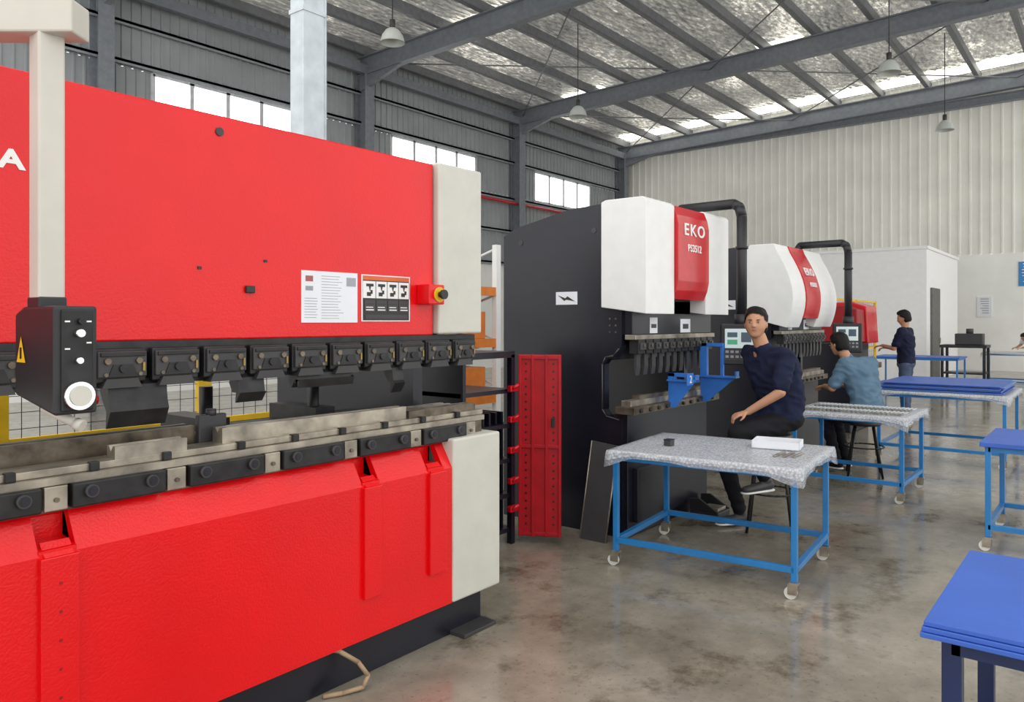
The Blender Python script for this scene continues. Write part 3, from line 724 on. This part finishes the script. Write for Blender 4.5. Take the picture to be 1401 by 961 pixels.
T5=table(6.66,0.13,0.86,1.2,0.76,0,'blue tube trolley table with plain blue top',top='blue',castor=True)
T7=table(23.6,1.9,1.2,1.7,0.80,0,'grey-topped blue table in front of the pale wall',seed=7.7,castor=False)
e=thing('work_table','dark navy framed table standing next to the aisle','table',(2.86,-0.1,0),group='workshop trolley tables')
for (x,y) in ((2.49,0.37),(3.2,0.37),(2.49,-0.57),(3.2,-0.57)): MB().box(x-0.025,x+0.025,y-0.025,y+0.025,0,0.70,0,0.003).obj('leg',['navy_leg'],e)
MB().box(2.47,3.22,0.345,0.395,0.66,0.705).box(2.47,3.22,-0.595,-0.545,0.66,0.705).box(2.465,2.515,-0.57,0.37,0.66,0.705).box(3.175,3.225,-0.57,0.37,0.66,0.705).obj('upper_rail',['navy_leg'],e)
MB().box(2.47,3.22,0.35,0.39,0.18,0.22).box(2.47,2.51,-0.57,0.37,0.18,0.22).obj('lower_rail',['navy_leg'],e)
for i in range(3):
    o=MB().box(2.42+0.006*i,3.29,-0.62,0.442-0.004*i,0.706+i*0.0155,0.720+i*0.0155,0,0.002).obj('plastic_sheet',['sheet_blue'])
    o['label']='large flat blue plastic sheet on navy table'; o['category']='plastic sheet'; o['group']='blue sheets on the navy table'
for i in range(8):
    dx=random.uniform(-.035,.035); dy=random.uniform(-.03,.03)
    o=MB().box(9.72+dx,10.98+dx,0.98+dy,2.18+dy,0.806+i*0.0115,0.814+i*0.0115,0).obj('plastic_sheet',['sheet_blue' if i%2 else 'sheet_edge'])
    o['label']='large flat blue plastic sheet on stacked trolley table'; o['category']='plastic sheet'; o['group']='blue sheets stacked on trolley table'
e=thing('small_box','small dark grey box on the bubble wrapped table','box',(4.72,2.38,0.765))
MB().box(4.69,4.75,2.355,2.405,0.763,0.80,0,0.003).obj('box_body',['dark_grey'],e)
MB().box(4.688,4.752,2.353,2.407,0.80,0.806,0,0.002).obj('box_lid',['black_plastic'],e)
def tray(x,y,r):
    e=thing('parts_tray','low white open tray of small parts on the table','tray',(x,y,0.763),r)
    mb=MB(); mb.box(-0.11,0.11,-0.15,0.15,0,0.006); mb.box(-0.11,-0.105,-0.15,0.15,0,0.05); mb.box(0.105,0.11,-0.15,0.15,0,0.05); mb.box(-0.11,0.11,-0.15,-0.145,0,0.05); mb.box(-0.11,0.11,0.145,0.15,0,0.05)
    mb.obj('tray_body',['paper'],e,local=True)
    for i in range(6): MB().box(-0.09,0.09,-0.13+i*0.045,-0.11+i*0.045,0.006,0.02,0).obj('small_part',['steel'],e,local=True)
tray(5.1,1.78,0.2)
for i in range(3):
    o=MB().box(4.72+0.02*i,4.92+0.02*i,1.66-0.05*i,1.68-0.05*i,0.763,0.773,0,0.002).obj('metal_strip',['steel']); o['label']='thin steel strip lying on bubble wrap'; o['category']='metal part'; o['group']='steel strips on table'
for (xa,n) in ((7.44,24),(7.63,24),(7.82,24),(8.01,24)):
    for i in range(n):
        y=1.51+i*0.0365
        mb=MB(); mb.box(xa,xa+0.15,y,y+0.016,0.763,0.769,0,0.001); mb.box(xa,xa+0.008,y,y+0.016,0.768,0.780,0)
        o=mb.obj('metal_bracket',['galv' if xa in (7.63,8.01) else 'steel']); o['label']='small bent steel bracket lying in a row on the table'; o['category']='metal part'; o['group']='steel brackets in rows on table'
e=thing('drill_bench','black steel bench with a small machine near the wall','workbench',(22.0,2.9,0))
mb=MB(); mb.box(21.6,22.4,2.5,3.5,0.95,1.02); mb.box(21.65,22.35,2.55,3.45,0.3,0.34)
for (x,y) in ((21.65,2.55),(22.35,2.55),(21.65,3.45),(22.35,3.45)): mb.box(x-.03,x+.03,y-.03,y+.03,0,0.96)
mb.obj('bench_frame',['black_metal'],e)
MB().box(21.8,22.2,2.6,3.2,1.02,1.3,0,0.02).cyl((22.0,2.9,1.29),(22.0,2.9,1.42),0.08).obj('bench_machine',['dark_grey'],e)

# ---------------------------------------------------------------- stools
def stool(x,y,h,label):
    e=thing('stool',label,'stool',(x,y,0),group='black work stools')
    MB().lathe((x,y,0),[(0.0,h-0.045),(0.15,h-0.045),(0.165,h-0.03),(0.165,h-0.012),(0.15,h),(0.0,h)]).obj('seat',['black_plastic'],e)
    for k in range(4):
        a=math.pi/4+k*math.pi/2+0.3
        MB().cyl((x+0.12*math.cos(a),y+0.12*math.sin(a),h-0.045),(x+0.23*math.cos(a),y+0.23*math.sin(a),0.0),0.012,0,8).obj('leg',['black_metal'],e)
    mb=MB(); n=24
    pts=[(x+0.19*math.cos(2*math.pi*i/n),y+0.19*math.sin(2*math.pi*i/n),0.3) for i in range(n+1)]
    mb.tube(pts,0.008,0,6)
    mb.obj('foot_ring',['black_metal'],e)
# ---------------------------------------------------------------- people
def fib(n):
    g=math.pi*(3-math.sqrt(5)); out=[]
    for i in range(n):
        z=1-2*(i+0.5)/n; r=math.sqrt(1-z*z); out.append(V(r*math.cos(g*i),r*math.sin(g*i),z))
    return out
FB=fib(90); FS=fib(30)
def hull(mb,ells,small=False):
    bm=bmesh.new()
    for (c,r,ax) in ells:
        for p in (FS if small else FB):
            if ax is None: q=V(p.x*r[0],p.y*r[1],p.z*r[2])
            else: q=ax[0]*p.x*r[0]+ax[1]*p.y*r[1]+ax[2]*p.z*r[2]
            bm.verts.new(q+c)
    bmesh.ops.convex_hull(bm,input=list(bm.verts))
    junk=[v for v in bm.verts if not v.link_faces]
    if junk: bmesh.ops.delete(bm,geom=junk,context='VERTS')
    bmesh.ops.recalc_face_normals(bm,faces=list(bm.faces))
    mb.addbm(bm,0,True)
def cap(mb,a,b,r0,r1,small=False): hull(mb,[(a,(r0,)*3,None),(b,(r1,)*3,None)],small)
def remesh(mb,name,matk,parent,voxel,smooth=3,clip=None,fold=0.0):
    me=bpy.data.meshes.new(name); me.from_pydata([tuple(v) for v in mb.v],[],mb.f); me.update()
    t=bpy.data.objects.new('tmp',me); COL.objects.link(t)
    md=t.modifiers.new('r','REMESH'); md.mode='VOXEL'; md.voxel_size=voxel
    if smooth: s=t.modifiers.new('s','SMOOTH'); s.factor=0.5; s.iterations=smooth
    dg=bpy.context.evaluated_depsgraph_get(); dg.update()
    m2=bpy.data.meshes.new_from_object(t.evaluated_get(dg)); bpy.data.objects.remove(t)
    if fold>0:
        nr=[v.normal.copy() for v in m2.vertices]
        for v,nn in zip(m2.vertices,nr):
            q=v.co; a=noise.noise(V(q.x*9+q.z*5,q.y*9-q.z*4,q.z*14)); v.co=q+nn*fold*(abs(a)*-2+0.5)
    if clip:
        bm=bmesh.new(); bm.from_mesh(m2)
        bmesh.ops.delete(bm,geom=[v for v in bm.verts if clip(v.co)],context='VERTS'); bm.to_mesh(m2); bm.free()
    off=OFF.get(parent.name,V(0,0,0)); m2.transform(Matrix.Translation(-off))
    m2.materials.clear(); m2.materials.append(M[matk])
    for p in m2.polygons: p.use_smooth=True
    o=bpy.data.objects.new(name,m2); COL.objects.link(o); o.parent=parent; OFF[o.name]=off
    return o
def person(label,J,f,hf,shirt,pants,shoes,voxel=0.008,sleeve=0.75,gw=1.0):
    f=Vector(f).normalized(); up=(J['neck']-J['pelvis']).normalized(); side=up.cross(f).normalized(); ff=side.cross(up).normalized()
    ax=(side,ff,up)
    e=thing('person',label,'person',(J['pelvis'].x,J['pelvis'].y,0))
    hf=Vector(hf).normalized(); hs=V(0,0,1).cross(hf).normalized(); hup=hf.cross(hs).normalized(); hax=(hs,hf,hup); H=J['head']
    body=MB()
    def torso(mb,g):
        P=(0.155*gw+g,0.112*gw+g,0.09+g); Wt=(0.142*gw+g,0.108*gw+g,0.06+g); C=(0.165*gw+g,0.120*gw+g,0.09+g)
        hull(mb,[(J['pelvis'],P,ax),(J['waist'],Wt,ax)])
        hull(mb,[(J['waist'],Wt,ax),(J['chest'],C,ax)])
        hull(mb,[(J['chest'],C,ax),(J['shL'],(0.052+g,)*3,None),(J['shR'],(0.052+g,)*3,None),(J['neck']-up*0.05,(0.07,0.06,0.03),ax)])
        cap(mb,J['neck']-up*0.06,J['neck']-up*0.02,0.075+min(0,g),0.056+g*0.4)
    torso(body,-0.012)
    cap(body,J['neck']-up*0.05,H-hup*0.05-hf*0.015,0.058,0.054)
    hull(body,[(H+hup*0.02-hf*0.01,(0.078,0.094,0.096),hax),(H-hup*0.02+hf*0.010,(0.073,0.080,0.08),hax)])
    hull(body,[(H-hup*0.02+hf*0.015,(0.071,0.070,0.06),hax),(H-hup*0.080+hf*0.045,(0.040,0.032,0.026),hax)])
    hull(body,[(H+hf*0.085+hup*0.012,(0.008,0.008,0.012),hax),(H+hf*0.097-hup*0.018,(0.016,0.010,0.009),hax)],True)
    hull(body,[(H+hf*0.078-hup*0.048,(0.024,0.009,0.011),hax)],True)
    for s in (-1,1): hull(body,[(H+hs*s*0.079-hup*0.008-hf*0.008,(0.009,0.016,0.028),hax)],True)
    for s in ('L','R'):
        sh,el,wr=J['sh'+s],J['el'+s],J['wr'+s]
        cap(body,sh,el,0.040,0.038); cap(body,el,wr,0.039,0.027)
        hd=J['hd'+s].normalized(); pn=J['pn'+s]; pn=(pn-hd*pn.dot(hd)).normalized(); lat=hd.cross(pn).normalized()
        hull(body,[(wr+hd*0.012,(0.026,0.02,0.017),(lat,hd,pn)),(wr+hd*0.078,(0.040,0.014,0.013),(lat,hd,pn))],True)
        ths=1 if s=='L' else -1
        for i,(o,l) in enumerate(((-0.030,0.060),(-0.010,0.074),(0.010,0.078),(0.030,0.070))):
            b=wr+hd*0.085+lat*o*ths; d1=(hd*0.9+pn*0.35).normalized(); d2=(hd*0.45+pn*0.9).normalized()
            m1=b+d1*l*0.5; m2=m1+d2*l*0.5
            cap(body,b,m1,0.0088,0.008,True); cap(body,m1,m2,0.008,0.0068,True)
        tb=wr+hd*0.03+lat*0.028*ths; t1=tb+(lat*ths*0.75+hd*0.6+pn*0.3).normalized()*0.035; t2=t1+(hd*0.9+pn*0.3+lat*ths*0.2).normalized()*0.03
        cap(body,tb,t1,0.012,0.010,True); cap(body,t1,t2,0.010,0.008,True)
        hp,kn,an=J['hp'+s],J['kn'+s],J['an'+s]
        cap(body,hp,kn,0.072,0.050); cap(body,kn,kn+(an-kn)*0.35,0.050,0.050); cap(body,kn+(an-kn)*0.35,an,0.050,0.034)
        td=J['td'+s].normalized()
        cap(body,an-V(0,0,0.035)-td*0.03,an-V(0,0,0.045)+td*0.13,0.030,0.022)
    remesh(body,'body','skin',e,voxel,2)
    sm=MB(); torso(sm,0.017)
    for s in ('L','R'):
        sh,el=J['sh'+s],J['el'+s]; cap(sm,sh,sh+(el-sh)*sleeve,0.074,0.066)
    hull(sm,[(J['neck']-up*0.012,(0.069,0.067,0.016),ax)])
    remesh(sm,'shirt',shirt,e,voxel*1.2,4,None,0.012)
    pm=MB(); g=0.014
    hull(pm,[(J['pelvis']-up*0.01,(0.160*gw+g,0.118*gw+g,0.09+g),ax),(J['pelvis']+up*0.04,(0.145+g,0.10+g,0.03),ax)])
    for s in ('L','R'):
        hp,kn,an=J['hp'+s],J['kn'+s],J['an'+s]
        cap(pm,hp,kn,0.095,0.074); cap(pm,kn,an+V(0,0,0.03),0.072,0.054)
    remesh(pm,'trousers',pants,e,voxel*1.3,4,None,0.008)
    for s in ('L','R'):
        an=J['an'+s]; td=J['td'+s].normalized(); upz=V(0,0,1); sd=upz.cross(td).normalized(); fax=(sd,td,td.cross(sd)*-1)
        mb=MB(); hull(mb,[(an-V(0,0,0.04)-td*0.035,(0.042,0.045,0.04),fax),(an-V(0,0,0.055)+td*0.15,(0.042,0.05,0.028),fax)])
        hull(mb,[(an-V(0,0,0.0)-td*0.01,(0.043,0.05,0.03),fax)])
        o=remesh(mb,'shoe',shoes,e,voxel,2)
        mb=MB(); hull(mb,[(an-V(0,0,0.078)-td*0.035,(0.044,0.05,0.012),fax),(an-V(0,0,0.078)+td*0.15,(0.045,0.055,0.012),fax)])
        mb.obj('shoe_sole',['white'],o)
    hm=MB()
    hull(hm,[(H+hup*0.036-hf*0.016,(0.089,0.102,0.100),hax),(H-hf*0.035-hup*0.03,(0.084,0.076,0.065),hax)])
    hull(hm,[(H+hup*0.094+hf*0.026,(0.056,0.046,0.032),hax),(H+hup*0.096-hf*0.01,(0.070,0.068,0.038),hax)])
    def clip(co):
        q=co-H; a=q.dot(hf); u=q.dot(hup)+0.006*noise.noise(co*60)
        return (a>0.04 and u<0.058) or (u<-0.080) or (a>0.0 and u<-0.012+a*1.3)
    remesh(hm,'hair','hair',e,min(voxel,0.009),2,clip,0.006)
    Rm=Matrix((hs,hf,hup)).transposed()
    for s in (-1,1):
        mb=MB(); c=H+hf*0.0845+hup*0.012+hs*s*0.031
        mb.ell(c,(0.0125,0.005,0.0042),0,Rm,12,8); mb.ell(c+hf*0.003,(0.0055,0.0035,0.0042),1,Rm,10,8); mb.ell(c+hup*0.0042,(0.014,0.0045,0.0018),1,Rm,10,6); mb.obj('eye',['eye_white','eye_dark'],e)
        mb=MB(); mb.ell(H+hf*0.084+hup*0.030+hs*s*0.032,(0.018,0.006,0.0032),0,Rm,10,6); mb.obj('eyebrow',['hair'],e)
    mb=MB(); mb.ell(H+hf*0.0855-hup*0.046,(0.020,0.005,0.0045),0,Rm,12,6); mb.obj('mouth',['lip'],e)
    return e
RR=V(0.6201,-0.7845,0); NN=V(0.7845,0.6201,0)
def Lf(bx,by):
    return lambda x,y,z: V(bx,by,0)+RR*x+NN*y+V(0,0,z)
def D(x,y,z): return RR*x+NN*y+V(0,0,z)
L=Lf(5.80,2.16)
J=dict(pelvis=L(.14,0,.85),waist=L(.165,0,1.00),chest=L(.11,0,1.215),neck=L(.015,-.01,1.425),head=L(-.045,-.045,1.583),
 shL=L(.13,-.185,1.34),shR=L(-.02,.18,1.35),elL=L(.06,-.28,1.08),wrL=L(-.14,-.16,.925),elR=L(.34,.14,1.15),wrR=L(.26,.09,.94),
 hdL=D(-.95,.1,-.3),pnL=D(-.2,.3,-1),hdR=D(-.6,-.3,-.5),pnR=D(-.6,-.5,.4),
 hpL=L(.12,-.09,.83),hpR=L(.10,.09,.83),knL=L(-.22,-.17,.76),knR=L(-.26,.10,.58),anL=L(.0,-.11,.405),anR=L(-.12,.13,.10),tdL=D(-.95,-.3,-.05),tdR=D(-1,-.25,0))
person('seated man in navy polo shirt turning towards the aisle',J,D(-.74,-.66,0),D(-.45,-.9,-.02),'navy_cloth','black_cloth','dark_grey',0.008,0.78,1.18)
p=L(.08,0,0); stool(p.x,p.y,.745,'tall round black stool under the man in navy polo')
L=Lf(8.55,2.08)
J=dict(pelvis=L(.04,0,.66),waist=L(.02,.01,.81),chest=L(-.02,.04,1.03),neck=L(-.13,.10,1.22),head=L(-.205,.14,1.355),
 shL=L(-.21,-.02,1.16),shR=L(.13,.12,1.16),elL=L(-.31,.05,.90),wrL=L(-.29,.30,.90),elR=L(.17,.26,.91),wrR=L(-.03,.42,.90),
 hdL=D(-.2,.9,-.1),pnL=D(0,0,-1),hdR=D(-.9,.3,-.1),pnR=D(0,0,-1),
 hpL=L(-.05,-.05,.64),hpR=L(.07,.07,.64),knL=L(-.32,.22,.58),knR=L(-.14,.40,.58),anL=L(-.22,.18,.12),anR=L(-.06,.34,.12),tdL=D(-.6,.8,0),tdR=D(-.6,.8,0))
person('seated man in grey-blue t-shirt seen from behind at work',J,D(-.45,.9,0),D(-.5,.8,-.25),'blue_cloth','black_cloth','black_cloth',0.009,0.8,1.15)
stool(8.55,2.08,.565,'low round black stool under the man in grey-blue shirt')
L=Lf(13.2,2.6)
J=dict(pelvis=L(0,0,.95),waist=L(0,0,1.10),chest=L(-.01,0,1.32),neck=L(-.02,0,1.50),head=L(-.03,.02,1.65),
 shL=L(-.13,-.12,1.44),shR=L(.10,.13,1.44),elL=L(-.22,-.06,1.18),wrL=L(-.30,.14,1.22),elR=L(.10,.26,1.18),wrR=L(-.12,.36,1.18),
 hdL=D(-.6,.5,-.1),pnL=D(0,0,-1),hdR=D(-.9,.1,-.1),pnR=D(0,0,-1),
 hpL=L(-.05,-.07,.92),hpR=L(.05,.07,.92),knL=L(-.07,-.08,.50),knR=L(.06,.10,.50),anL=L(-.06,-.1,.09),anR=L(.07,.1,.09),tdL=D(-.78,.62,0),tdR=D(-.78,.62,0))
person('standing man in navy shirt and jeans reaching to a machine',J,D(-.78,.62,0),D(-.8,.5,-.3),'navy_cloth','jeans','dark_grey',0.012)
L=Lf(25.2,1.9)
J=dict(pelvis=L(.45,0.2,.92),waist=L(.40,.2,1.05),chest=L(.22,.15,1.17),neck=L(.03,.12,1.22),head=L(-.09,.08,1.16),
 shL=L(.08,-.05,1.19),shR=L(.08,.32,1.19),elL=L(-.02,-.10,.96),wrL=L(-.22,-.02,.88),elR=L(.0,.36,.96),wrR=L(-.2,.25,.88),
 hdL=D(-.9,.1,-.1),pnL=D(0,0,-1),hdR=D(-.9,-.1,-.1),pnR=D(0,0,-1),
 hpL=L(.45,.1,.9),hpR=L(.45,.3,.9),knL=L(.42,.1,.48),knR=L(.42,.3,.48),anL=L(.47,.1,.09),anR=L(.47,.3,.09),tdL=D(-1,0,0),tdR=D(-1,0,0))
person('man in white shirt leaning over a table',J,D(-1,-.1,0),D(-.8,-.2,-.7),'white_cloth','black_cloth','dark_grey',0.014)
e=thing('foot_pedal','black and steel press foot pedal on the floor','pedal',(6.0,2.66,0))
MB().box(5.88,6.12,2.53,2.78,0,0.05,0,0.01).prism([(2.53,0.05),(2.78,0.05),(2.78,0.14),(2.70,0.15)],'X',5.88,5.90).prism([(2.53,0.05),(2.78,0.05),(2.78,0.14),(2.70,0.15)],'X',6.10,6.12).obj('pedal_housing',['black_plastic'],e)
MB().box(5.92,6.08,2.55,2.70,0.05,0.075,0,0.004).obj('pedal_plate',['steel'],e)

# ---------------------------------------------------------------- light
w=bpy.data.worlds.new('world'); SC.world=w; w.use_nodes=True
bg=w.node_tree.nodes['Background']; bg.inputs[0].default_value=(1.0,1.0,0.99,1); bg.inputs[1].default_value=1.7
